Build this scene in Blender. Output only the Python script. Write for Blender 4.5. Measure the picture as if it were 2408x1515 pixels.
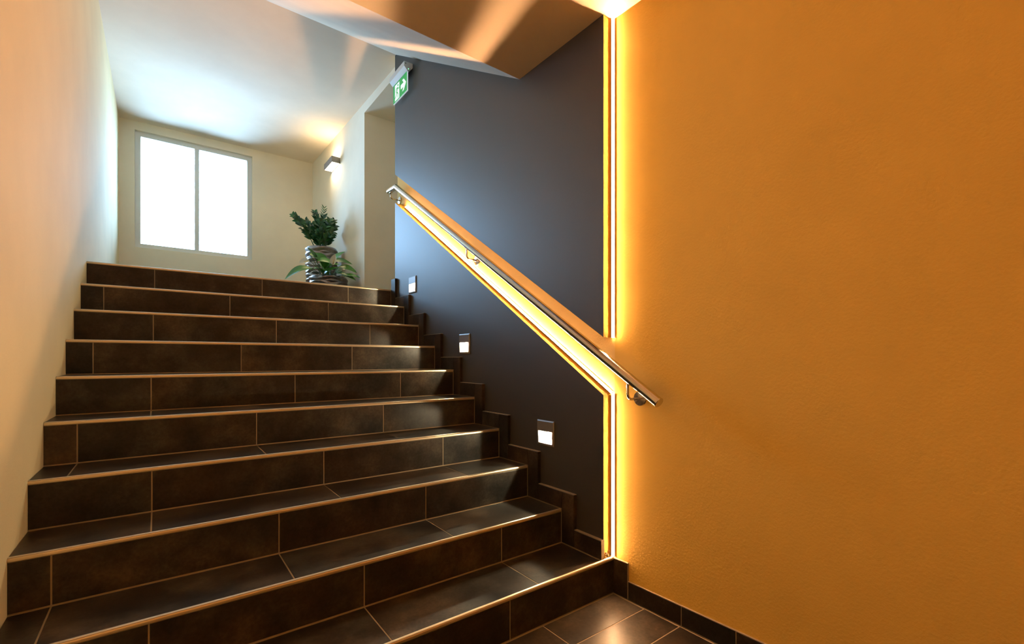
import bpy, bmesh, math, random
from mathutils import Vector, Matrix, Euler
from mathutils.geometry import tessellate_polygon

random.seed(7)
for o in list(bpy.data.objects):
    bpy.data.objects.remove(o)
scene = bpy.context.scene
COL = scene.collection

# ------------------------------------------------------------------ camera, world, exposure
cam_d = bpy.data.cameras.new('camera')
cam = bpy.data.objects.new('camera', cam_d)
COL.objects.link(cam)
cam.location = (-1.61469, -1.3664, 1.03949)
cam.rotation_euler = (math.pi / 2, 0, -0.65051)
cam_d.sensor_fit = 'HORIZONTAL'
cam_d.sensor_width = 36.0
cam_d.lens = 1092.124 / 2408 * 36.0
cam_d.shift_y = (843.845 - 757.5) / 2408
cam_d.clip_start = 0.02
scene.camera = cam

SKY_STRENGTH = 36.0
LED_STRENGTH = 390.0
LED_COLOR = (1.0, 0.525, 0.24)
SCONCE_WATT = 1.5
STEP_WATT = 8.0

world = bpy.data.worlds.new('daylight_sky')
scene.world = world
world.use_nodes = True
wn = world.node_tree.nodes
bg = wn['Background']
bg.inputs[0].default_value = (0.40, 0.655, 1.0, 1)
bg.inputs[1].default_value = SKY_STRENGTH

scene.view_settings.view_transform = 'Standard'
scene.view_settings.look = 'None'
scene.view_settings.gamma = 1.0
scene.view_settings.use_curve_mapping = False
scene.view_settings.exposure = 0.0
scene.cycles.use_denoising = True
scene.cycles.max_bounces = 12
scene.cycles.diffuse_bounces = 8
scene.cycles.caustics_reflective = False
scene.cycles.caustics_refractive = False
scene.cycles.sample_clamp_indirect = 6.0

# ------------------------------------------------------------------ dimensions (metres)
H, G = 0.1611, 0.25562          # rise and going of a step
PAN = 0.0618                    # the dark cladding stands this far off the wall
SK = 0.0828                     # face of the stair skirting tiles
XL = -1.95                      # left wall
YB = -3.2                       # wall behind
YF = 5.095                      # far wall of the upper hall
ZL = 2.551                      # lower ceiling
YE = 2.268                      # top end of the cladding
ZH = 10 * H                     # landing level
WA = 0.0236                     # the wall before the stair turns out a little
ND = 2 * math.pi
def ceil_z(y): return 3.54 + (y - 2.25) * (3.611 - 3.54) / (YF - 2.25)

# ------------------------------------------------------------------ materials
def new_mat(name):
    m = bpy.data.materials.new(name)
    m.use_nodes = True
    nt = m.node_tree
    b = nt.nodes['Principled BSDF']
    return m, nt, b

def noise(nt, scale, detail=4, rough=0.55, coord=None, vec=None):
    n = nt.nodes.new('ShaderNodeTexNoise')
    n.inputs['Scale'].default_value = scale
    n.inputs['Detail'].default_value = detail
    n.inputs['Roughness'].default_value = rough
    if vec is None:
        g = nt.nodes.new('ShaderNodeNewGeometry')
        vec = g.outputs['Position']
    nt.links.new(vec, n.inputs['Vector'])
    return n.outputs['Fac']

def ramp(nt, fac, stops):
    r = nt.nodes.new('ShaderNodeValToRGB')
    e = r.color_ramp.elements
    while len(e) < len(stops):
        e.new(0.5)
    for k, (p, c) in enumerate(stops):
        e[k].position = p
        e[k].color = (*c, 1)
    nt.links.new(fac, r.inputs[0])
    return r.outputs[0]

def bump(nt, b, fac, strength, dist=0.002):
    n = nt.nodes.new('ShaderNodeBump')
    n.inputs['Strength'].default_value = strength
    n.inputs['Distance'].default_value = dist
    nt.links.new(fac, n.inputs['Height'])
    nt.links.new(n.outputs[0], b.inputs['Normal'])

def plaster(name, col, var=0.04, rough=0.85, bstr=0.35, bscale=160):
    m, nt, b = new_mat(name)
    f = noise(nt, 3.0, 5)
    c0 = tuple(max(0, x * (1 - var)) for x in col)
    c1 = tuple(min(1, x * (1 + var)) for x in col)
    nt.links.new(ramp(nt, f, [(0.3, c0), (0.7, c1)]), b.inputs['Base Color'])
    b.inputs['Roughness'].default_value = rough
    b.inputs['Specular IOR Level'].default_value = 0.25
    bump(nt, b, noise(nt, bscale, 3), bstr, 0.002)
    return m

def flat(name, col, rough=0.5, metal=0.0, spec=0.5, emit=None, es=0):
    m, nt, b = new_mat(name)
    b.inputs['Base Color'].default_value = (*col, 1)
    b.inputs['Roughness'].default_value = rough
    b.inputs['Metallic'].default_value = metal
    b.inputs['Specular IOR Level'].default_value = spec
    if emit:
        b.inputs['Emission Color'].default_value = (*emit, 1)
        b.inputs['Emission Strength'].default_value = es
    return m

M = {}
M['cream'] = plaster('cream_plaster', (0.85, 0.575, 0.125), bstr=0.5, bscale=110)
M['cream_slot_glow'] = plaster('slot_glow_plaster', (0.86, 0.61, 0.21), bstr=0.5, bscale=110)  # same wall plaster, paled so the strip's bright glow is in its colour
M['cream_pale'] = plaster('pale_cream_plaster', (0.83, 0.70, 0.42), bstr=0.3, bscale=110)
M['hall'] = plaster('hall_paint', (0.83, 0.76, 0.62), bstr=0.12)
M['ceiling'] = plaster('ceiling_paint', (0.84, 0.73, 0.59), bstr=0.08)
M['white'] = plaster('white_paint', (0.80, 0.78, 0.74), bstr=0.1)

def dark_wall():
    m, nt, b = new_mat('dark_wall_paint')
    f = noise(nt, 2.2, 5)
    nt.links.new(ramp(nt, f, [(0.3, (0.026, 0.0245, 0.0245)), (0.7, (0.033, 0.031, 0.0305))]), b.inputs['Base Color'])
    b.inputs['Roughness'].default_value = 0.50
    b.inputs['Specular IOR Level'].default_value = 1.0
    bump(nt, b, noise(nt, 260, 2), 0.18, 0.001)
    return m
M['dark'] = dark_wall()

def tile_mat():
    m, nt, b = new_mat('brown_stone_tile')
    info = nt.nodes.new('ShaderNodeObjectInfo')
    geo = nt.nodes.new('ShaderNodeNewGeometry')
    sc = nt.nodes.new('ShaderNodeVectorMath'); sc.operation = 'SCALE'
    nt.links.new(info.outputs['Random'], sc.inputs['Scale'])
    sc.inputs[0].default_value = (17, 31, 11)
    add = nt.nodes.new('ShaderNodeVectorMath'); add.operation = 'ADD'
    nt.links.new(geo.outputs['Position'], add.inputs[0])
    nt.links.new(sc.outputs[0], add.inputs[1])
    vec = add.outputs[0]
    f1 = noise(nt, 4.5, 8, 0.66, vec=vec)
    f2 = noise(nt, 90, 3, 0.6, vec=vec)
    c1 = ramp(nt, f1, [(0.30, (0.010, 0.0095, 0.009)), (0.48, (0.026, 0.0245, 0.0225)), (0.70, (0.075, 0.070, 0.061))])
    c2 = ramp(nt, f2, [(0.3, (0.75, 0.75, 0.75)), (0.7, (1.2, 1.2, 1.2))])
    mx = nt.nodes.new('ShaderNodeMix'); mx.data_type = 'RGBA'; mx.blend_type = 'MULTIPLY'
    mx.inputs['Factor'].default_value = 1
    # warmer and cooler patches in the glaze
    f3 = noise(nt, 2.6, 6, 0.6, vec=vec)
    c3 = ramp(nt, f3, [(0.38, (0.78, 0.84, 0.86)), (0.62, (1.30, 1.02, 0.78))])
    m3 = nt.nodes.new('ShaderNodeMix'); m3.data_type = 'RGBA'; m3.blend_type = 'MULTIPLY'
    m3.inputs['Factor'].default_value = 1
    nt.links.new(c1, m3.inputs['A']); nt.links.new(c3, m3.inputs['B'])
    nt.links.new(m3.outputs['Result'], mx.inputs['A']); nt.links.new(c2, mx.inputs['B'])
    nt.links.new(mx.outputs['Result'], b.inputs['Base Color'])
    rr = nt.nodes.new('ShaderNodeMapRange')
    rr.inputs['To Min'].default_value = 0.28; rr.inputs['To Max'].default_value = 0.46
    nt.links.new(f1, rr.inputs['Value'])
    nt.links.new(rr.outputs[0], b.inputs['Roughness'])
    b.inputs['Specular IOR Level'].default_value = 0.22
    bump(nt, b, f2, 0.15, 0.0008)
    return m
M['tile'] = tile_mat()
M['grout'] = plaster('tan_grout', (0.30, 0.255, 0.18), rough=0.9, bstr=0.2)
M['trim'] = flat('satin_brass_trim', (0.70, 0.61, 0.45), 0.36, 0.85)

def brushed(name, col, rough):
    m, nt, b = new_mat(name)
    tc = nt.nodes.new('ShaderNodeTexCoord')
    mp = nt.nodes.new('ShaderNodeMapping')
    mp.inputs['Scale'].default_value = (60, 60, 60)
    nt.links.new(tc.outputs['Object'], mp.inputs['Vector'])
    f = noise(nt, 6, 3, vec=mp.outputs[0])
    r = nt.nodes.new('ShaderNodeMapRange')
    r.inputs['To Min'].default_value = rough - 0.05; r.inputs['To Max'].default_value = rough + 0.05
    nt.links.new(f, r.inputs['Value'])
    nt.links.new(r.outputs[0], b.inputs['Roughness'])
    b.inputs['Base Color'].default_value = (*col, 1)
    b.inputs['Metallic'].default_value = 1.0
    return m
M['steel'] = brushed('brushed_steel', (0.62, 0.58, 0.54), 0.17)
M['bronze'] = brushed('brushed_bronze', (0.30, 0.26, 0.22), 0.38)
M['plate'] = flat('grey_metal_plate', (0.26, 0.255, 0.26), 0.42, 0.55)
M['recess'] = flat('white_enamel', (0.85, 0.82, 0.76), 0.5)
M['led'] = flat('led_diffuser', (0.9, 0.9, 0.9), 0.5, emit=LED_COLOR, es=LED_STRENGTH)
M['alu'] = flat('cream_channel', (0.62, 0.45, 0.16), 0.6)
M['lamp'] = flat('lamp_diffuser', (0.9, 0.9, 0.9), 0.5, emit=(1.0, 0.80, 0.52), es=14)
M['frame'] = flat('window_frame_paint', (0.72, 0.72, 0.70), 0.45)
M['sign_body'] = flat('white_plastic', (0.72, 0.72, 0.70), 0.4)
M['sign_green'] = flat('sign_green', (0.02, 0.30, 0.07), 0.35, emit=(0.02, 0.36, 0.08), es=0.55)
M['sign_white'] = flat('sign_white', (0.85, 0.87, 0.86), 0.35, emit=(0.85, 0.95, 0.92), es=0.65)
M['acrylic'] = flat('sign_acrylic_edge', (0.80, 0.86, 0.88), 0.2, emit=(0.72, 0.9, 0.95), es=0.45)
M['black'] = flat('black_plastic', (0.02, 0.02, 0.02), 0.4)
M['green_led'] = flat('green_indicator', (0.1, 0.8, 0.3), 0.3, emit=(0.25, 1.0, 0.45), es=3)
M['soil'] = plaster('potting_soil', (0.035, 0.024, 0.016), 0.3, 0.95, 0.9, 90)
M['rubble'] = plaster('broken_plaster', (0.45, 0.33, 0.20), 0.3, 0.95, 0.8, 150)

def glass_mat():
    m = bpy.data.materials.new('window_glass'); m.use_nodes = True
    nt = m.node_tree; nt.nodes.clear()
    out = nt.nodes.new('ShaderNodeOutputMaterial')
    tr = nt.nodes.new('ShaderNodeBsdfTransparent'); tr.inputs[0].default_value = (0.95, 0.98, 0.98, 1)
    gl = nt.nodes.new('ShaderNodeBsdfGlossy'); gl.inputs['Roughness'].default_value = 0.02
    fr = nt.nodes.new('ShaderNodeFresnel'); fr.inputs['IOR'].default_value = 1.45
    mx = nt.nodes.new('ShaderNodeMixShader')
    nt.links.new(fr.outputs[0], mx.inputs[0]); nt.links.new(tr.outputs[0], mx.inputs[1]); nt.links.new(gl.outputs[0], mx.inputs[2])
    nt.links.new(mx.outputs[0], out.inputs[0])
    return m
M['glass'] = glass_mat()

def leaf_mat(name, c0, c1, rough=0.32):
    m, nt, b = new_mat(name)
    info = nt.nodes.new('ShaderNodeObjectInfo')
    nt.links.new(ramp(nt, info.outputs['Random'], [(0.0, c0), (1.0, c1)]), b.inputs['Base Color'])
    b.inputs['Roughness'].default_value = rough
    return m
M['zz'] = leaf_mat('zz_leaf', (0.008, 0.05, 0.02), (0.03, 0.15, 0.04))
M['lily'] = leaf_mat('lily_leaf', (0.02, 0.11, 0.018), (0.08, 0.30, 0.03), 0.36)
M['stem'] = flat('green_stem', (0.05, 0.14, 0.04), 0.5)
M['spathe'] = flat('white_spathe', (0.80, 0.82, 0.74), 0.5)
M['spadix'] = flat('cream_spadix', (0.75, 0.66, 0.35), 0.7)

def pot_mat():
    m, nt, b = new_mat('pewter_glaze')
    f = noise(nt, 30, 3)
    nt.links.new(ramp(nt, f, [(0.3, (0.20, 0.18, 0.175)), (0.7, (0.33, 0.30, 0.29))]), b.inputs['Base Color'])
    b.inputs['Metallic'].default_value = 0.95
    b.inputs['Roughness'].default_value = 0.33
    return m
M['pot'] = pot_mat()

# ------------------------------------------------------------------ helpers
def link(name, me, mat, parent=None, smooth=False):
    mats = mat if isinstance(mat, (list, tuple)) else [mat]
    if not me.materials:
        for m in mats:
            me.materials.append(m)
    if smooth:
        for f in me.polygons:
            f.use_smooth = True
    o = bpy.data.objects.new(name, me)
    COL.objects.link(o)
    if parent is not None:
        o.parent = parent
    return o

def origin(parent):
    v = Vector((0, 0, 0))
    while parent is not None:
        v += parent.location
        parent = parent.parent
    return v

def mesh_obj(name, verts, faces, mat, parent=None, smooth=False, fmat=None, pos=None):
    """verts in world coordinates"""
    off = origin(parent)
    p = Vector(pos) if pos is not None else Vector((0, 0, 0))
    me = bpy.data.meshes.new(name)
    me.from_pydata([tuple(Vector(v) - off - p) for v in verts], [], faces)
    bm = bmesh.new(); bm.from_mesh(me)
    bmesh.ops.recalc_face_normals(bm, faces=bm.faces)
    bm.to_mesh(me); bm.free()
    o = link(name, me, mat, parent, smooth)
    o.location = p
    if fmat:
        for f in me.polygons:
            f.material_index = fmat(f)
    return o

def box_data(a, b):
    x0, y0, z0 = a; x1, y1, z1 = b
    v = [(x0, y0, z0), (x1, y0, z0), (x1, y1, z0), (x0, y1, z0), (x0, y0, z1), (x1, y0, z1), (x1, y1, z1), (x0, y1, z1)]
    f = [(0, 3, 2, 1), (4, 5, 6, 7), (0, 1, 5, 4), (1, 2, 6, 5), (2, 3, 7, 6), (3, 0, 4, 7)]
    return v, f

def box(name, a, b, mat, parent=None, bevel=0.0, seg=2):
    off = origin(parent)
    c = Vector([(p + q) / 2 for p, q in zip(a, b)])
    v, f = box_data(tuple(Vector(a) - c), tuple(Vector(b) - c))
    me = bpy.data.meshes.new(name)
    me.from_pydata(v, [], f)
    if bevel:
        bm = bmesh.new(); bm.from_mesh(me)
        bmesh.ops.bevel(bm, geom=list(bm.edges), offset=bevel, segments=seg, affect='EDGES', profile=0.6)
        bm.to_mesh(me); bm.free()
    o = link(name, me, mat, parent)
    o.location = c - off
    return o

def join_data(parts):
    V, F = [], []
    for v, f in parts:
        n = len(V)
        V += [tuple(p) for p in v]
        F += [tuple(i + n for i in q) for q in f]
    return V, F

def prism(outline, lo, hi, axis, holes=(), hole_depth=None):
    """outline = list of 2-D points in the two axes other than AXIS (cyclic order kept), extruded lo..hi along AXIS"""
    def P(p, t):
        if axis == 0: return (t, p[0], p[1])
        if axis == 1: return (p[0], t, p[1])
        return (p[0], p[1], t)
    loops = [list(outline)] + [list(h) for h in holes]
    flat_pts = [p for l in loops for p in l]
    tris = tessellate_polygon([[Vector((p[0], p[1], 0)) for p in l] for l in loops])
    n = len(flat_pts)
    V = [P(p, lo) for p in flat_pts] + [P(p, hi) for p in flat_pts]
    F = [tuple(t) for t in tris] + [tuple(i + n for i in t) for t in tris]
    s = 0
    for l in loops:
        k = len(l)
        for i in range(k):
            a, b = s + i, s + (i + 1) % k
            F.append((a, b, b + n, a + n))
        s += k
    return V, F

def empty(name, loc, label, cat, group=None):
    o = bpy.data.objects.new(name, None)
    COL.objects.link(o)
    o.location = loc
    o.empty_display_size = 0.05
    o['label'] = label; o['category'] = cat
    if group: o['group'] = group
    return o

def struct(o, label=None, cat=None):
    o['kind'] = 'structure'
    if label: o['label'] = label
    if cat: o['category'] = cat
    return o

def tube(path, r, n=16, caps=True, radii=None):
    V, F = [], []
    pts = [Vector(p) for p in path]
    up = None
    for i, p in enumerate(pts):
        if i == 0: t = pts[1] - p
        elif i == len(pts) - 1: t = p - pts[i - 1]
        else:
            t = (pts[i + 1] - p).normalized() + (p - pts[i - 1]).normalized()
        t.normalize()
        if up is None:
            a = Vector((1, 0, 0)) if abs(t.x) < 0.9 else Vector((0, 0, 1))
        else:
            a = up
        s = t.cross(a).normalized(); up = s.cross(t).normalized()
        # keep the section's size across a mitre
        k = 1.0
        if 0 < i < len(pts) - 1:
            c = (pts[i + 1] - p).normalized().dot(t)
            k = 1 / max(c, 0.5)
        bend = (pts[i + 1] - p).normalized() - (p - pts[i - 1]).normalized() if 0 < i < len(pts) - 1 else Vector((0, 0, 0))
        bd = bend.normalized() if bend.length > 1e-6 else None
        rr = radii[i] if radii else r
        for j in range(n):
            th = ND * j / n
            d = s * math.cos(th) * rr + up * math.sin(th) * rr
            if bd is not None:
                d += bd * d.dot(bd) * (k - 1)
            V.append(tuple(p + d))
    for i in range(len(pts) - 1):
        for j in range(n):
            a = i * n + j; b = i * n + (j + 1) % n
            F.append((a, b, b + n, a + n))
    if caps:
        F.append(tuple(range(n - 1, -1, -1)))
        F.append(tuple((len(pts) - 1) * n + j for j in range(n)))
    return V, F

def lathe(profile, centre, axis=(0, 0, 1), n=32, close=True):
    """profile = list of (radius, height)"""
    z = Vector(axis).normalized()
    a = Vector((1, 0, 0)) if abs(z.x) < 0.9 else Vector((0, 1, 0))
    x = z.cross(a).normalized(); y = z.cross(x)
    c = Vector(centre)
    V, F = [], []
    for r, h in profile:
        for j in range(n):
            th = ND * j / n
            V.append(tuple(c + z * h + x * math.cos(th) * r + y * math.sin(th) * r))
    for i in range(len(profile) - 1):
        for j in range(n):
            p = i * n + j; q = i * n + (j + 1) % n
            F.append((p, q, q + n, p + n))
    if close:
        F.append(tuple(range(n - 1, -1, -1)))
        F.append(tuple((len(profile) - 1) * n + j for j in range(n)))
    return V, F

_tile_cache = {}
def tile(name, a, b, mat, parent):
    """a thin slab with eased edges; alike slabs share their mesh"""
    size = tuple(round(abs(q - p), 4) for p, q in zip(a, b))
    key = (name, size, mat.name)
    c = Vector([(p + q) / 2 for p, q in zip(a, b)])
    if key not in _tile_cache:
        me = bpy.data.meshes.new(name)
        v, f = box_data(tuple(-s / 2 for s in size), tuple(s / 2 for s in size))
        me.from_pydata(v, [], f)
        bm = bmesh.new(); bm.from_mesh(me)
        bmesh.ops.bevel(bm, geom=list(bm.edges), offset=0.0008, segments=1, affect='EDGES')
        bm.to_mesh(me); bm.free()
        me.materials.append(mat)
        _tile_cache[key] = me
    o = bpy.data.objects.new(name, _tile_cache[key])
    COL.objects.link(o)
    if parent is not None:
        o.parent = parent
    o.location = c - origin(parent)
    return o

# ------------------------------------------------------------------ the room shell
T = 0.15
sw, cw = math.sin(WA), math.cos(WA)
XB = sw * abs(YB) / cw
# wall on the right: straight behind the cladding, turned out a little before the stair
out = [(0, 2.36), (0, 0), (XB, YB), (XB + T, YB), (T, 0), (T, 2.36)]
v, f = prism(out, -0.05, 3.75, 2)
o = mesh_obj('wall_right', v, f, [M['cream'], M['cream_slot_glow']])
for fc in o.data.polygons:
    fc.material_index = 1 if fc.center.y > 0.01 and abs(fc.normal.z) < 0.5 else 0  # behind the cladding: the copy with painted-in glow
struct(o)
# right wall of the upper hall beyond the corridor opening, lintel over the opening
YJ, ZJ = 3.157, 3.465
v1 = box_data((0, YJ, ZH - 0.1), (1.05, YF + T, 3.75))
v2 = box_data((0, 2.36, ZJ), (1.05, YJ, 3.75))
v, f = join_data([v1, v2])
struct(mesh_obj('wall_hall', v, f, M['hall']))
# corridor behind the opening
v, f = join_data([box_data((1.05, 2.2, ZH - 0.1), (1.2, YF, 3.75)), box_data((T, 2.2, ZH - 0.1), (1.05, 2.36, 3.75))])
struct(mesh_obj('wall_corridor', v, f, M['hall']))

# far wall with window opening
WX0, WX1, WZ0, WZ1 = -1.82, -0.70, 2.25, 3.52
fw_out = [(XL - T, ZH - 0.1), (0, ZH - 0.1), (0, 3.75), (XL - T, 3.75)]
fw_hole = [(WX0, WZ0), (WX0, WZ1), (WX1, WZ1), (WX1, WZ0)]
v, f = prism(fw_out, YF, YF + T, 1, [fw_hole])
struct(mesh_obj('wall_far', v, f, M['hall']))
struct(box('wall_left', (XL - T, YB - T, -0.05), (XL, YF, 3.75), M['cream_pale']))
struct(box('wall_behind', (XL, YB - T, -0.05), (XB + T, YB, ZL + 0.1), M['cream']))

# ceilings: flat over the lower hall, sloping up over the flight, flat over the upper hall
YC = 0.608
out = [(YB, ZL), (YC, ZL), (2.25, 3.54), (YF, 3.611), (YF, 3.75), (2.2, 3.7), (YC - 0.05, ZL + 0.12), (YB, ZL + 0.12)]
v, f = prism(out, XL, 0.0, 0)
c_o = struct(mesh_obj('ceiling', v, f, M['ceiling']))
struct(box('ceiling_entry', (0.0, YB, ZL), (XB + T, 0.0, ZL + 0.12), M['ceiling']))

# window
wnd = bpy.data.objects.new('window_1', None); COL.objects.link(wnd)
wnd.location = ((WX0 + WX1) / 2, YF + 0.05, WZ0); struct(wnd)
fr = []
fr.append(box_data((WX0, YF + 0.04, WZ0), (WX0 + 0.05, YF + 0.10, WZ1)))
fr.append(box_data((WX1 - 0.05, YF + 0.04, WZ0), (WX1, YF + 0.10, WZ1)))
fr.append(box_data((WX0 + 0.05, YF + 0.04, WZ0), (WX1 - 0.05, YF + 0.10, WZ0 + 0.05)))
fr.append(box_data((WX0 + 0.05, YF + 0.04, WZ1 - 0.05), (WX1 - 0.05, YF + 0.10, WZ1)))
v, f = join_data(fr)
mesh_obj('frame', v, f, M['frame'], wnd)
xm = (WX0 + WX1) / 2
box('mullion', (xm - 0.022, YF + 0.045, WZ0 + 0.05), (xm + 0.022, YF + 0.095, WZ1 - 0.05), M['frame'], wnd, 0.004)
for x0, x1 in ((WX0 + 0.05, xm - 0.022), (xm + 0.022, WX1 - 0.05)):
    box('pane', (x0, YF + 0.066, WZ0 + 0.05), (x1, YF + 0.072, WZ1 - 0.05), M['glass'], wnd)
# light portal: only guides sampling of the sky through the window
pl = bpy.data.lights.new('window_portal', 'AREA')
pl.shape = 'RECTANGLE'; pl.size = WX1 - WX0; pl.size_y = WZ1 - WZ0
pl.cycles.is_portal = True
po = bpy.data.objects.new('window_portal', pl); COL.objects.link(po)
po.location = (xm, YF + T + 0.01, (WZ0 + WZ1) / 2)
po.rotation_euler = (math.pi / 2, 0, math.pi)    # facing into the hall, -Y
po.rotation_euler = (-math.pi / 2, 0, 0)

# floor of the lower hall
JW = 0.0042            # joint width
flo = struct(box('floor', (XL, YB, -0.08), (XB + 0.02, YF, -0.0009), M['grout']))
rows = 20
for r in range(rows):
    y1 = -0.163 * r - (JW if r == 0 else JW / 2)
    y0 = -0.163 * (r + 1) + JW / 2
    if y1 < YB: break
    y0 = max(y0, YB)
    first = -0.425 if r % 2 == 0 else -0.725
    xr = (-y1 - 0.08) * sw / cw - 0.0125
    xs = [xr]
    x = first
    while x > XL:
        xs.append(x); x -= 0.6
    xs.append(XL)
    for a, b in zip(xs[:-1], xs[1:]):
        hi = a - (0 if a == xr else JW / 2); lo = b + (0 if b == XL else JW / 2)
        tile('tile', (lo, y0, -0.010), (hi, y1, 0.0), M['tile'], flo)

# landing floor
lan = struct(box('floor_landing', (XL, 9 * G + 0.30, ZH - 0.1), (0, YF, ZH - 0.0009), M['grout']))
y = 9 * G + 0.30
r = 0
while y < YF - 0.02:
    yb = min(y + 0.3, YF)
    x = 0.0; first = -0.434 if r % 2 else -0.734
    xs = [0.0]
    q = first
    while q > XL:
        xs.append(q); q -= 0.6
    xs.append(XL)
    for a, b in zip(xs[:-1], xs[1:]):
        tile('tile', (b + JW / 2, y + JW / 2, ZH - 0.008), (a - JW / 2, yb - JW / 2, ZH), M['tile'], lan)
    y = yb; r += 1
struct(box('floor_corridor', (0.0, 2.36, ZH - 0.1), (1.05, YJ, ZH), M['tile']))

# ------------------------------------------------------------------ staircase
stair = empty('staircase', (-1.0, 0, 0), 'dark brown tiled staircase of ten steps with pale metal nosings beside the dark wall', 'staircase')
XR = -SK - 0.0015
prof = [(0.001, 0)]
for k in range(1, 11):
    prof.append((G * (k - 1) + 0.001, H * k - 0.0009))
    if k < 10:
        prof.append((G * k + 0.001, H * k - 0.0009))
prof += [(9 * G + 0.30, ZH - 0.0009), (9 * G + 0.30, 9 * H - 0.2), (0.35, 0)]
va = prism(prof, XL + 0.0005, -PAN - 0.0004, 0)
vb = box_data((-PAN - 0.0004, 0.001, 0), (-0.0002, 0.0105, H - 0.0009))
v, f = join_data([va, vb])
mesh_obj('step_body', v, f, M['grout'], stair)
joints = {1: [-0.583], 2: [-0.436, -1.036], 3: [-0.667, -1.262], 4: [-0.44, -1.034], 5: [-0.659], 6: [-0.449, -1.041],
          7: [-0.657], 8: [-0.449, -1.037], 9: [-0.656], 10: [-0.434]}
def cuts(xr, js):
    xs = [xr] + list(js)
    while xs[-1] - 0.6 > XL + 0.02:
        xs.append(xs[-1] - 0.6)
    xs.append(XL + 0.0005)
    return list(zip(xs[:-1], xs[1:]))
TRIM = 0.011
for k in range(1, 11):
    xr = -0.0005 if k == 1 else XR
    y = G * (k - 1)
    for a, b in cuts(xr, joints[k]):
        hi = a - (0.0015 if a == xr else JW / 2); lo = b + (0 if b < XL + 0.001 else JW / 2)
        tile('riser_tile', (lo, y, H * (k - 1) + 0.004), (hi, y + 0.008, H * k - TRIM - 0.003), M['tile'], stair)
    # treads carry the joints of the riser above
    jn = joints[k + 1] if k < 10 else [-0.66]
    yend = G * k - 0.0035 if k < 10 else 9 * G + 0.298
    for a, b in cuts(XR, jn):
        hi = a - (0.0025 if a == XR else JW / 2); lo = b + (0 if b < XL + 0.001 else JW / 2)
        tile('tread_tile', (lo, y + TRIM, H * k - 0.008), (hi, yend, H * k), M['tile'], stair)
    # rounded metal nosing trim
    xt = -0.0005 if k == 1 else XR
    pts = [(y + TRIM - 0.001, H * k - TRIM), (y - 0.001, H * k - TRIM)]
    for q in range(7):
        th = math.pi - q / 6 * math.pi / 2
        pts.append((y + 0.007 + 0.008 * math.cos(th), H * k - 0.007 + 0.0078 * math.sin(th)))
    pts.append((y + TRIM - 0.001, H * k + 0.0008))
    v, f = prism(pts, XL + 0.0005, xt, 0)
    mesh_obj('nosing_trim', v, f, M['trim'], stair)

# skirting tiles stepping up the dark wall
skb = bpy.data.objects.new('baseboard_stair', None); COL.objects.link(skb)
skb.location = (-0.07, 0, H); struct(skb)
SH = 0.082
for k in range(1, 11):
    y = G * (k - 1)
    x0, x1 = -SK, -PAN
    if k > 1:
        tile('tile', (x0, y - 0.080, H * (k - 1) + 0.003), (x1, y - 0.001, H * k + SH), M['tile'], skb)
    if k < 10:
        ya = 0.008 if k == 1 else y + 0.001
        yb = G * k - 0.082
        if ya < 2.27:
            tile('tile', (x0, ya, H * k + 0.003), (x1, yb, H * k + SH), M['tile'], skb)
bed = []
for k in range(1, 11):
    y = G * (k - 1)
    if k > 1:
        bed.append(box_data((-PAN - 0.0185, y - 0.0796, H * (k - 1) + 0.001), (-PAN, y + 0.0005, H * k + SH + 0.0022)))
    if k < 10:
        ya = 0.0075 if k == 1 else y + 0.0005
        bed.append(box_data((-PAN - 0.018, ya, H * k + 0.001), (-PAN, G * k - 0.0825, H * k + SH + 0.0022)))
v, f = join_data(bed)
mesh_obj('grout_bed', v, f, M['grout'], skb)

# skirting along the right wall (follows the turned wall)
bbr = bpy.data.objects.new('baseboard_right', None); COL.objects.link(bbr)
bbr.location = (0, 0, 0); bbr.rotation_euler = (0, 0, WA); struct(bbr)
def bb(name, y0, y1, z0, z1, mat, x=-0.010, x1=-0.0003):
    o = tile(name, (x, y0, z0), (x1, y1, z1), mat, bbr)
    return o
bb('tile', -0.0745, -0.001, 0.003, 0.156, M['tile'])
edges = [-0.0775, -0.330, -0.542, -0.79, -1.04, -1.29, -1.54, -1.79, -2.04, -2.29, -2.54, -2.79, -3.04]
for a, b in zip(edges[:-1], edges[1:]):
    bb('tile', b + 0.0018, a - 0.0018, 0.003, 0.078, M['tile'])
bb('grout_bed', -3.04, -0.076, 0.0006, 0.0800, M['grout'], x=-0.0085)
bb('grout_bed', -0.0768, -0.0003, 0.0006, 0.1578, M['grout'], x=-0.0085)

# ------------------------------------------------------------------ dark cladding with the lit slot
def clad_faces(fc):
    return 0 if abs(fc.normal.x) > 0.9 and fc.center.x < -0.01 else 1
GU = lambda y: 1.134 + (y - 0.012) * (2.560 - 1.134) / (YE - 0.012)
GL = lambda y: 0.879 + (y - 0.012) * (2.327 - 0.879) / (YE - 0.012)
YP = 0.012
out = [(YP, GU(YP)), (YP, ZL), (YC, ZL), (2.25, 3.54), (YE, 3.5404), (YE, GU(YE))]
v, f = prism(out, -PAN, -0.0002, 0)
o = mesh_obj('wall_upper', v, f, [M['dark'], M['cream']], fmat=clad_faces)
struct(o)
out = [(YP, H - 0.0015), (YP, GL(YP)), (YE, GL(YE)), (YE, 9 * H)]
for k in range(8, 0, -1):
    out += [(G * k, H * (k + 1)), (G * k, H * k)]
out = out[:-1] + [(G, H - 0.0015)]
lights3 = [(0.391, 0.665), (1.170, 1.134), (1.932, 1.606)]
PS = 0.127
holes = []
def opening(cy, cz):
    return (cy - 0.0505, cy + 0.0505, cz - PS / 2 + 0.012, cz - PS / 2 + 0.072)
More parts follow.
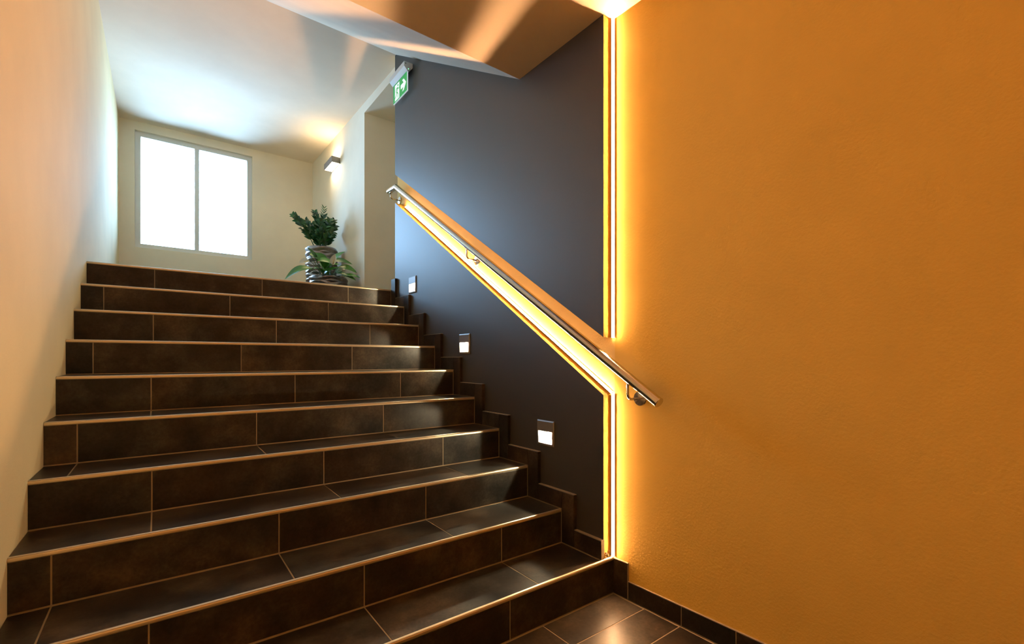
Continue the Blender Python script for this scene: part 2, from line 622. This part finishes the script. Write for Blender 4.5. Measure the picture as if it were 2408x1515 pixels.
for cy, cz in lights3:
    y0, y1, z0, z1 = opening(cy, cz)
    e = 0.002
    holes.append([(y0 - e, z0 - e), (y0 - e, z1 + e), (y1 + e, z1 + e), (y1 + e, z0 - e)])
v, f = prism(out, -PAN, -0.0002, 0, holes)
lower = mesh_obj('wall_lower', v, f, [M['dark'], M['cream']], fmat=clad_faces)
struct(lower)
# broken plaster where the end of the cladding meets the first step
random.seed(3)
for j in range(9):
    r = random.uniform(0.003, 0.0075)
    c = Vector((random.uniform(-0.056, -0.012), YP - 0.002, H + 0.002 + random.uniform(0, 0.030) * (1 - j / 14)))
    bm = bmesh.new()
    bmesh.ops.create_icosphere(bm, subdivisions=1, radius=r)
    for vv in bm.verts:
        vv.co *= random.uniform(0.6, 1.3)
        vv.co.y *= 0.45
    me = bpy.data.meshes.new('plaster_chip'); bm.to_mesh(me); bm.free()
    oo = link('plaster_chip', me, M['rubble'], lower)
    oo.location = c

# ------------------------------------------------------------------ light strips in the slot and at the corner
def strip(path2, label, wy, prof):
    """corner light strip: a slim channel on the wall and an angled diffuser. path2 = two (y, z) ends, wy = direction away from the cladding edge"""
    a = Vector((0, path2[0][0], path2[0][1])); b = Vector((0, path2[1][0], path2[1][1]))
    s = empty('light_strip', (a + b) / 2, label, 'light strip', 'hidden light strips around the dark wall')
    n = Vector((0, wy[0], wy[1])).normalized()
    x = Vector((-1, 0, 0))
    def sect(pts):
        V = []
        for e in (a, b):
            for p, q in pts:
                V.append(tuple(e + n * p + x * q))
        k = len(pts)
        F = [tuple(range(k - 1, -1, -1)), tuple(k + j for j in range(k))]
        for j in range(k):
            F.append((j, (j + 1) % k, (j + 1) % k + k, j + k))
        return V, F
    # a channel turned 45 degrees into the corner, with two lips beside the diffuser
    def uv(u, t): return ((u - t) * 0.70711, (u + t) * 0.70711)
    c, hw, lip, wlip, th = prof
    v, f = sect([uv(c - 0.0012, -hw - th), uv(c - 0.0012, hw + th), uv(c + lip, hw + th), uv(c + lip, hw), uv(c, hw), uv(c, -hw), uv(c + wlip, -hw), uv(c + wlip, -hw - th)])
    mesh_obj('channel', v, f, M['alu'], s)
    v, f = sect([uv(c + 0.0002, -hw + 0.0001), uv(c + 0.0002, hw - 0.0001), uv(c + 0.0012, hw - 0.0001), uv(c + 0.0012, -hw + 0.0001)])
    mesh_obj('diffuser', v, f, M['led'], s)
    return s
sl = Vector((0, YE - YP, GL(YE) - GL(YP))).normalized()
strip([(YP, H + 0.001), (YP, GL(YP) + 0.006)], 'warm light strip upright beside the lower dark wall, from first step to handrail slot', (-1, 0), (0.0092, 0.0065, 0.0062, 0.0040, 0.0008))
strip([(YP + 0.004, GL(YP) + 0.004), (2.19, GL(2.19) + 0.001)], 'warm light strip slanting up along the bottom of the handrail slot', (-sl.z, sl.y), (0.0088, 0.0065, 0.0062, 0.0018, 0.0006))
strip([(YP, GU(YP)), (YP, ZL - 0.0005)], 'warm light strip upright beside the upper dark wall, reaching the ceiling', (-1, 0), (0.0092, 0.0065, 0.0062, 0.0040, 0.0008))

# ------------------------------------------------------------------ recessed step lights
names = ['square recessed step light lowest on the dark wall, above the third step',
         'square recessed step light halfway up the dark wall, between the two others',
         'square recessed step light highest on the dark wall, at the top of the flight']
for (cy, cz), lab in zip(lights3, names):
    L = empty('step_light', (-PAN, cy, cz), lab, 'step light', 'recessed step lights along the stair')
    y0, y1, z0, z1 = opening(cy, cz)
    hp = PS / 2
    xo = -PAN - 0.007; xi = -PAN - 0.0002
    bo = 0.006
    O0 = [(cy - hp, cz - hp), (cy + hp, cz - hp), (cy + hp, cz + hp), (cy - hp, cz + hp)]
    O1 = [(cy - hp + bo, cz - hp + bo), (cy + hp - bo, cz - hp + bo), (cy + hp - bo, cz + hp - bo), (cy - hp + bo, cz + hp - bo)]
    I = [(y0, z0), (y1, z0), (y1, z1), (y0, z1)]
    V = [(xi, *p) for p in O0] + [(xo + 0.0035, *p) for p in O0] + [(xo, *p) for p in O1] + [(xo, *p) for p in I] + [(xi, *p) for p in I]
    F = []
    for j in range(4):
        k = (j + 1) % 4
        for lo_ in (0, 4, 8, 12):
            F.append((lo_ + j, lo_ + k, lo_ + 4 + k, lo_ + 4 + j))
        F.append((j, k, 16 + k, 16 + j))
    mesh_obj('faceplate', V, F, M['plate'], L)
    # recessed box with a sloping floor
    xb = -PAN + 0.034
    V = [(xi, y0, z0), (xi, y1, z0), (xi, y1, z1), (xi, y0, z1), (xb, y0, z0 + 0.016), (xb, y1, z0 + 0.016), (xb, y1, z1), (xb, y0, z1)]
    F = [(0, 1, 5, 4), (2, 3, 7, 6), (0, 4, 7, 3), (1, 2, 6, 5), (4, 5, 6, 7)]
    mesh_obj('recess', V, F, M['recess'], L)
    for q in (-1, 1):
        v, f = lathe([(0.005, 0), (0.005, 0.003), (0.003, 0.0045)], (xb - 0.008, cy + q * 0.022, z1 - 0.0005), (0, 0, -1), 12)
        mesh_obj('lamp', v, f, M['lamp'], L)
        pd = bpy.data.lights.new('step_lamp', 'POINT')
        pd.energy = STEP_WATT; pd.color = (1.0, 0.80, 0.50); pd.shadow_soft_size = 0.003
        p = bpy.data.objects.new('step_lamp', pd); COL.objects.link(p)
        p.parent = L
        p.location = Vector((xb - 0.010, cy + q * 0.022, z1 - 0.009)) - Vector(L.location)

# ------------------------------------------------------------------ handrail
hr = empty('handrail', (0, 1.0, 1.67), 'round brushed steel handrail slanting up along the lit slot', 'handrail')
RX, RR = -0.080, 0.0205
RZ = lambda y: 0.870 + 0.6293 * (y + 0.284)
yb_ = 2.205
v, f = tube([(RX, -0.284, RZ(-0.284)), (RX, yb_, RZ(yb_)), (RX, 2.352, RZ(yb_) + 0.004)], RR, 28)
o = mesh_obj('rail', v, f, M['steel'], hr)
for p in o.data.polygons: p.use_smooth = len(p.vertices) == 4
o.data.set_sharp_from_angle(angle=math.radians(30)) if hasattr(o.data, 'set_sharp_from_angle') else None
d = Vector((0, 1, 0.6293)).normalized()
v, f = lathe([(RR + 0.0008, 0), (RR + 0.0008, 0.004), (RR - 0.001, 0.0055)], Vector((RX, -0.284, RZ(-0.284))) - d * -0.002, -d, 28)
mesh_obj('end_cap', v, f, M['steel'], hr)
v, f = lathe([(RR + 0.0006, 0), (RR + 0.0006, 0.003), (RR - 0.001, 0.0045)], (RX, 2.351, RZ(yb_) + 0.004), (0, 1, 0), 28)
mesh_obj('end_cap', v, f, M['steel'], hr)
for by, rz, dz in ((-0.135, RZ(-0.135), 0.092), (1.117, RZ(1.117), 0.087), (2.315, RZ(yb_) + 0.004, 0.070)):
    zc = rz - dz
    xw = 0.0
    if by < 0: xw = -by * sw
    arc = [(xw - 0.004, by, zc)]
    rb = 0.024
    arc.append((RX + rb, by, zc))
    for q in range(1, 7):
        th = q / 6 * math.pi / 2
        arc.append((RX + rb - rb * math.sin(th), by, zc + rb - rb * math.cos(th)))
    arc.append((RX, by, rz - RR - 0.001))
    v, f = tube(arc, 0.0055, 12)
    br = mesh_obj('bracket', v, f, M['steel'], hr, smooth=True)
    v, f = lathe([(0.032, 0.0), (0.032, 0.003), (0.030, 0.006), (0.008, 0.009)], (xw - 0.0002, by, zc), (-1, 0, 0), 32)
    ro = mesh_obj('rosette', v, f, M['steel'], br)
    v, f = box_data((RX - 0.010, by - 0.016, rz - RR - 0.003), (RX + 0.010, by + 0.016, rz - RR + 0.001))
    if by < 2: v = [(x, y, z + (y - by) * 0.6293) for x, y, z in v]
    mesh_obj('saddle', v, f, M['steel'], br)

# ------------------------------------------------------------------ wall lamp in the hall
sc = empty('wall_lamp', (0, 4.075, 3.253), 'box shaped metal wall lamp shining up and down on the hall wall', 'wall lamp')
x0, x1, y0, y1, z0, z1 = -0.092, -0.0005, 3.925, 4.224, 3.22, 3.286
t = 0.006
sides = [box_data((x0, y0, z0), (x0 + t, y1, z1)), box_data((x0 + t, y0, z0), (x1, y0 + t, z1)), box_data((x0 + t, y1 - t, z0), (x1, y1, z1)),
         box_data((x1 - t, y0 + t, z0), (x1, y1 - t, z1))]
v, f = join_data(sides)
mesh_obj('housing', v, f, M['bronze'], sc)
for za, zb in ((z0 + 0.001, z0 + 0.006), (z1 - 0.006, z1 - 0.001)):
    box('diffuser', (x0 + t, y0 + t, za), (x1 - t, y1 - t, zb), M['lamp'], sc)
for s_, zz in ((1, z1 + 0.002), (-1, z0 - 0.002)):
    ad = bpy.data.lights.new('wall_lamp_light', 'AREA')
    ad.shape = 'RECTANGLE'; ad.size = 0.06; ad.size_y = 0.26; ad.energy = SCONCE_WATT; ad.color = (1.0, 0.72, 0.38)
    a = bpy.data.objects.new('wall_lamp_light', ad); COL.objects.link(a)
    a.parent = sc
    a.location = Vector((-0.046, 4.0745, zz)) - Vector(sc.location)
    a.rotation_euler = (math.pi if s_ > 0 else 0, 0, 0)

# ------------------------------------------------------------------ emergency exit sign
es = empty('exit_sign', (-PAN, 2.07, 3.27), 'green running man exit sign under a white housing, fixed high on the dark wall', 'exit sign')
EY0, EY1 = 1.933, 2.211
sec = [(-0.132, 3.301), (-0.0622, 3.303), (-0.0622, 3.270), (-0.090, 3.238), (-0.106, 3.238), (-0.132, 3.265)]
v, f = prism(sec, EY0, EY1, 1)
mesh_obj('housing', v, f, M['sign_body'], es)
box('indicator_light', (-0.0995, EY0 - 0.002, 3.250), (-0.0945, EY0 + 0.001, 3.255), M['green_led'], es, 0.0008)
box('test_button', (-0.088, EY0 - 0.002, 3.253), (-0.084, EY0 + 0.001, 3.257), M['black'], es, 0.0008)
box('emblem', (-0.1230, EY0 - 0.0008, 3.283), (-0.1160, EY0 + 0.001, 3.292), M['black'], es)
PY0, PY1, PZ0, PZ1 = 1.943, 2.206, 3.092, 3.2405
pan = box('panel', (-0.103, PY0, PZ0), (-0.0945, PY1, PZ1), M['acrylic'], es, 0.0008)
xf = -0.1032
def plate_poly(pts, name, mat, depth, par):
    q = [(PY1 - u * (PY1 - PY0), PZ0 + vv * (PZ1 - PZ0)) for u, vv in pts]
    v, f = prism(q, xf - depth, xf + 0.0006, 0)
    return mesh_obj(name, v, f, mat, par)
plate_poly([(0.0, 0.025), (0.985, 0.025), (0.985, 0.985), (0.0, 0.985)], 'face', M['sign_green'], 0.0004, pan)
plate_poly([(0.13, 0.08), (0.455, 0.08), (0.455, 0.92), (0.13, 0.92)], 'doorway', M['sign_white'], 0.0008, pan)
plate_poly([(0.56, 0.39), (0.76, 0.39), (0.66, 0.20), (0.77, 0.20), (0.93, 0.50), (0.77, 0.80), (0.66, 0.80), (0.76, 0.61), (0.56, 0.61)], 'arrow', M['sign_white'], 0.0008, pan)
def limb(p, q, w):
    dx, dy = (q[0] - p[0]) * 1.78, q[1] - p[1]
    L = math.hypot(dx, dy); nx, ny = -dy / L * w, dx / L * w
    nx /= 1.78
    return [(p[0] + nx, p[1] + ny), (q[0] + nx * .8, q[1] + ny * .8), (q[0] - nx * .8, q[1] - ny * .8), (p[0] - nx, p[1] - ny)]
parts = []
def PP(pts):
    q = [(PY1 - u * (PY1 - PY0), PZ0 + vv * (PZ1 - PZ0)) for u, vv in pts]
    return prism(q, xf - 0.0012, xf + 0.0004, 0)
parts.append(PP([(0.352 + 0.037 * math.cos(ND * j / 14), 0.80 + 0.062 * math.sin(ND * j / 14)) for j in range(14)]))
parts.append(PP(limb((0.320, 0.70), (0.270, 0.46), 0.052)))
parts.append(PP(limb((0.330, 0.69), (0.400, 0.58), 0.028)))
parts.append(PP(limb((0.400, 0.58), (0.450, 0.62), 0.024)))
parts.append(PP(limb((0.305, 0.70), (0.220, 0.66), 0.028)))
parts.append(PP(limb((0.220, 0.66), (0.190, 0.52), 0.024)))
parts.append(PP(limb((0.275, 0.48), (0.355, 0.36), 0.038)))
parts.append(PP(limb((0.355, 0.36), (0.345, 0.14), 0.030)))
parts.append(PP(limb((0.265, 0.48), (0.225, 0.30), 0.038)))
parts.append(PP(limb((0.225, 0.30), (0.110, 0.22), 0.030)))
v, f = join_data(parts)
mesh_obj('running_man', v, f, M['sign_green'], pan)

# ------------------------------------------------------------------ potted plants on the landing
def wavy_pot(centre, r_top, r_bot, h, bands, parent, seed):
    rnd = random.Random(seed)
    n, m = 120, bands * 10
    ph = [rnd.uniform(0, ND) for _ in range(bands + 3)]
    fr_ = [rnd.choice([2, 3, 3, 4]) for _ in range(bands + 3)]
    c = Vector(centre)
    V, F = [], []
    for i in range(m + 1):
        t = i / m
        for j in range(n):
            th = ND * j / n
            s = t * bands
            e = max(0.0, math.sin(math.pi * t)) ** 0.4
            s += 0.32 * e * math.sin(3 * th + 2.6 * math.floor(s) + seed)
            s += 0.16 * e * math.sin(5 * th + 4.1 * math.floor(t * bands) + seed * 2)
            w = s - math.floor(s)
            bulge = w / 0.7 if w < 0.7 else (1 - w) / 0.3
            r = (r_bot + (r_top - r_bot) * t) + 0.014 * (bulge ** 0.8 - 0.55)
            V.append(tuple(c + Vector((r * math.cos(th), r * math.sin(th), h * t))))
    for i in range(m):
        for j in range(n):
            a = i * n + j; b = i * n + (j + 1) % n
            F.append((a, b, b + n, a + n))
    F.append(tuple(range(n - 1, -1, -1)))
    # rim and inside wall
    base = m * n
    for dr, dz in ((-0.010, 0.004), (-0.018, 0.0), (-0.020, -0.05)):
        s0 = len(V)
        for j in range(n):
            th = ND * j / n
            r = r_top + dr
            V.append(tuple(c + Vector((r * math.cos(th), r * math.sin(th), h + dz))))
        for j in range(n):
            a = base + j; b = base + (j + 1) % n
            F.append((a, b, s0 + (j + 1) % n, s0 + j))
        base = s0
    o = mesh_obj('pot', V, F, M['pot'], parent, smooth=True)
    v, f = lathe([(r_top - 0.0195, -0.010), (r_top - 0.0195, 0.0), (0.02, 0.008)], c + Vector((0, 0, h - 0.035)), (0, 0, 1), 32)
    mesh_obj('soil', v, f, M['soil'], parent)
    return o

def leaf_mesh(name, length, width, droop, mat, fold=0.18, n=8, tip=1.0):
    V, F = [], []
    for i in range(n + 1):
        t = i / n
        w = width * (math.sin(math.pi * min(1, t ** 0.75)) ** 0.8 if 0 < t < 1 else 0.0) * 0.5
        w = max(w, 0.0006)
        y = length * t
        z = -droop * length * t * t + 0.12 * length * t
        V += [(-w, y, z + fold * w), (0, y, z), (w, y, z + fold * w)]
    for i in range(n):
        for j in range(2):
            a = i * 3 + j
            F.append((a, a + 1, a + 4, a + 3))
    # thickness
    k = len(V)
    V += [(x, y, z - 0.0008) for x, y, z in V]
    F += [tuple(reversed([q + k for q in fc])) for fc in F]
    me = bpy.data.meshes.new(name)
    me.from_pydata(V, [], F)
    me.materials.append(mat)
    for p in me.polygons: p.use_smooth = True
    return me

def place(name, me, parent, world):
    o = bpy.data.objects.new(name, me)
    COL.objects.link(o)
    o.parent = parent
    o.matrix_local = Matrix.Translation(-origin(parent)) @ world
    return o

def frame(pos, direction, normal):
    y = Vector(direction).normalized()
    x = y.cross(Vector(normal))
    if x.length < 1e-4: x = y.cross(Vector((1, 0, 0.1)))
    x.normalize()
    z = x.cross(y)
    m = Matrix((x, y, z)).transposed().to_4x4()
    m.translation = Vector(pos)
    return m

def bez(p0, p1, p2, t):
    return p0 * (1 - t) ** 2 + p1 * 2 * t * (1 - t) + p2 * t * t

# tall pot with the feathery plant
TP = Vector((-0.205, 3.90, ZH))
plant_a = empty('potted_plant', TP, 'tall wavy pewter pot holding an upright plant with small dark green leaflets', 'plant', 'potted plants on the landing')
wavy_pot(TP, 0.160, 0.150, 0.620, 11, plant_a, 2)
zl = [leaf_mesh('leaf', 0.066, 0.036, 0.25, M['zz']), leaf_mesh('leaf', 0.056, 0.031, 0.1, M['zz']), leaf_mesh('leaf', 0.058, 0.011, 0.05, M['zz'])]
top = TP + Vector((0, 0, 0.59))
rnd = random.Random(11)
stems = [((-0.300, -0.05, 0.335), 0.06, 12), ((0.020, -0.02, 0.480), 0.02, 11), ((-0.085, -0.06, 0.405), 0.05, 10), ((-0.150, 0.05, 0.330), 0.03, 9),
         ((0.060, -0.10, 0.330), 0.04, 9), ((0.120, -0.06, 0.285), 0.04, 8), ((0.130, 0.03, 0.225), 0.05, 8), ((-0.05, -0.12, 0.300), 0.04, 9),
         ((-0.110, -0.10, 0.255), 0.05, 8), ((0.02, -0.10, 0.245), 0.03, 8), ((0.085, -0.11, 0.200), 0.05, 7), ((-0.03, 0.08, 0.330), 0.03, 9),
         ((0.07, 0.05, 0.310), 0.03, 9), ((-0.06, -0.13, 0.200), 0.03, 7), ((0.115, -0.05, 0.345), 0.03, 8), ((-0.16, -0.03, 0.26), 0.05, 8), ((0.0, -0.06, 0.37), 0.03, 9),
         ((0.03, -0.13, 0.15), 0.03, 6), ((-0.09, -0.11, 0.15), 0.03, 6)]
for si, (tip, sag, nl) in enumerate(stems):
    tip = top + Vector(tip)
    d0 = Vector((tip.x - top.x, tip.y - top.y, 0))
    p0 = top + d0 * 0.22
    p1 = p0 + (tip - p0) * 0.5 + Vector((0, 0, 0.05)) - d0 * 0.12
    path = [bez(p0, p1, tip, t / 8) for t in range(9)]
    v, f = tube(path, 0.004, 6, radii=[0.0055 - 0.004 * t / 8 for t in range(9)])
    st = mesh_obj('stem', v, f, M['stem'], plant_a, smooth=True)
    for li in range(nl):
        t = 0.28 + 0.70 * li / (nl - 1)
        p = bez(p0, p1, tip, t); tan = (bez(p0, p1, tip, min(1, t + 0.03)) - bez(p0, p1, tip, t - 0.03)).normalized()
        side = tan.cross(Vector((0.3 * math.sin(si), -1, 0.2))).normalized()
        for sgn in (-1, 1):
            dirv = (tan * 0.75 + side * sgn * 0.8 + Vector((rnd.uniform(-.15, .15), rnd.uniform(-.25, .25), rnd.uniform(-.1, .15)))).normalized()
            nrm = Vector((rnd.uniform(-.6, .3), -0.8, rnd.uniform(0.1, 0.9)))
            me = zl[2] if si == 1 else zl[(li + si) % 2]
            w = frame(p, dirv, nrm)
            tipx = (w @ Vector((0, 0.065, 0))).x
            if tipx > -0.012:
                continue
            place('leaf', me, st, w @ Matrix.Scale(0.8 + 0.35 * math.sin(math.pi * min(1, t)), 4))

# low pot with the white flowering plant
LP = Vector((-0.245, 3.50, ZH))
plant_b = empty('potted_plant', LP, 'low wavy pewter pot with broad leaves and white flowers before the tall pot', 'plant', 'potted plants on the landing')
wavy_pot(LP, 0.182, 0.165, 0.245, 5, plant_b, 5)
ltop = LP + Vector((0, 0, 0.22))
bl = [leaf_mesh('leaf', 0.22, 0.100, 0.60, M['lily'], 0.25, 10), leaf_mesh('leaf', 0.19, 0.092, 0.38, M['lily'], 0.3, 10), leaf_mesh('leaf', 0.16, 0.065, 0.6, M['lily'], 0.25, 10)]
# (where the petiole ends, direction of the blade, leaf size)
leaves = [((-0.12, -0.05, 0.255), (0.55, -0.3, -0.75), 0), ((-0.19, -0.02, 0.245), (0.75, -0.3, -0.35), 1), ((-0.20, -0.03, 0.10), (-0.75, -0.1, -0.15), 0),
          ((-0.17, -0.06, 0.09), (-0.85, -0.3, -0.1), 1), ((0.02, -0.05, 0.190), (0.85, -0.35, 0.10), 1), ((0.0, -0.07, 0.15), (0.3, -0.5, 0.65), 1),
          ((0.08, -0.06, 0.14), (0.6, -0.6, -0.1), 1), ((0.10, -0.09, 0.05), (0.4, -0.9, 0.05), 2), ((-0.12, -0.03, 0.14), (-0.2, -0.3, 0.45), 1),
          ((-0.05, -0.05, 0.10), (0.2, -0.5, 0.35), 2), ((0.05, -0.03, 0.08), (0.5, -0.4, 0.45), 2), ((-0.08, -0.08, 0.06), (-0.4, -0.6, 0.35), 2),
          ((0.03, -0.10, 0.05), (0.3, -0.8, 0.2), 2), ((-0.02, 0.06, 0.12), (0.1, 0.5, 0.55), 1), ((-0.14, -0.08, 0.17), (0.85, -0.4, 0.05), 1), ((-0.07, -0.10, 0.04), (0.3, -0.5, 0.5), 2),
          ((0.09, 0.04, 0.09), (0.35, 0.2, 0.45), 2), ((0.02, -0.08, 0.03), (-0.5, -0.5, 0.5), 2), ((0.11, -0.12, 0.03), (0.5, -0.8, 0.30), 2)]
for p_, d_, k in leaves:
    e = ltop + Vector(p_)
    b0 = ltop + Vector((p_[0] * 0.25, p_[1] * 0.25, -0.01))
    v, f = tube([bez(b0, (b0 + e) / 2 + Vector((0, 0, 0.03)), e, t / 6) for t in range(7)], 0.0028, 6)
    st = mesh_obj('stem', v, f, M['stem'], plant_b, smooth=True)
    w = frame(e, d_, Vector((-0.2, -0.6, 0.8)))
    s = 1.0
    while (w @ Matrix.Scale(s, 4) @ Vector((0, (0.20, 0.17, 0.15)[k], 0))).x > -0.015 and s > 0.4:
        s -= 0.05
    place('leaf', bl[k], st, w @ Matrix.Scale(s, 4))
sp = leaf_mesh('spathe', 0.110, 0.062, -0.15, M['spathe'], 0.7, 10)
for e_, d_ in (((-0.005, -0.16, 0.130), (0.25, -0.2, 0.95)), ((-0.21, -0.10, 0.160), (-0.75, -0.1, -0.45))):
    e = ltop + Vector(e_)
    b0 = ltop + Vector((e_[0] * 0.2, e_[1] * 0.2, -0.01))
    v, f = tube([bez(b0, (b0 + e) / 2 + Vector((0, 0, 0.05)), e, t / 6) for t in range(7)], 0.0024, 6)
    fl = mesh_obj('flower', v, f, M['stem'], plant_b, smooth=True)
    place('spathe', sp, fl, frame(e, d_, Vector((-0.5, -0.8, 0.2))))
    dn = Vector(d_).normalized()
    v, f = tube([e + dn * 0.005 + Vector((-0.004, -0.006, 0)), e + dn * 0.055 + Vector((-0.006, -0.010, 0.004))], 0.0045, 8)
    mesh_obj('spadix', v, f, M['spadix'], fl, smooth=True)
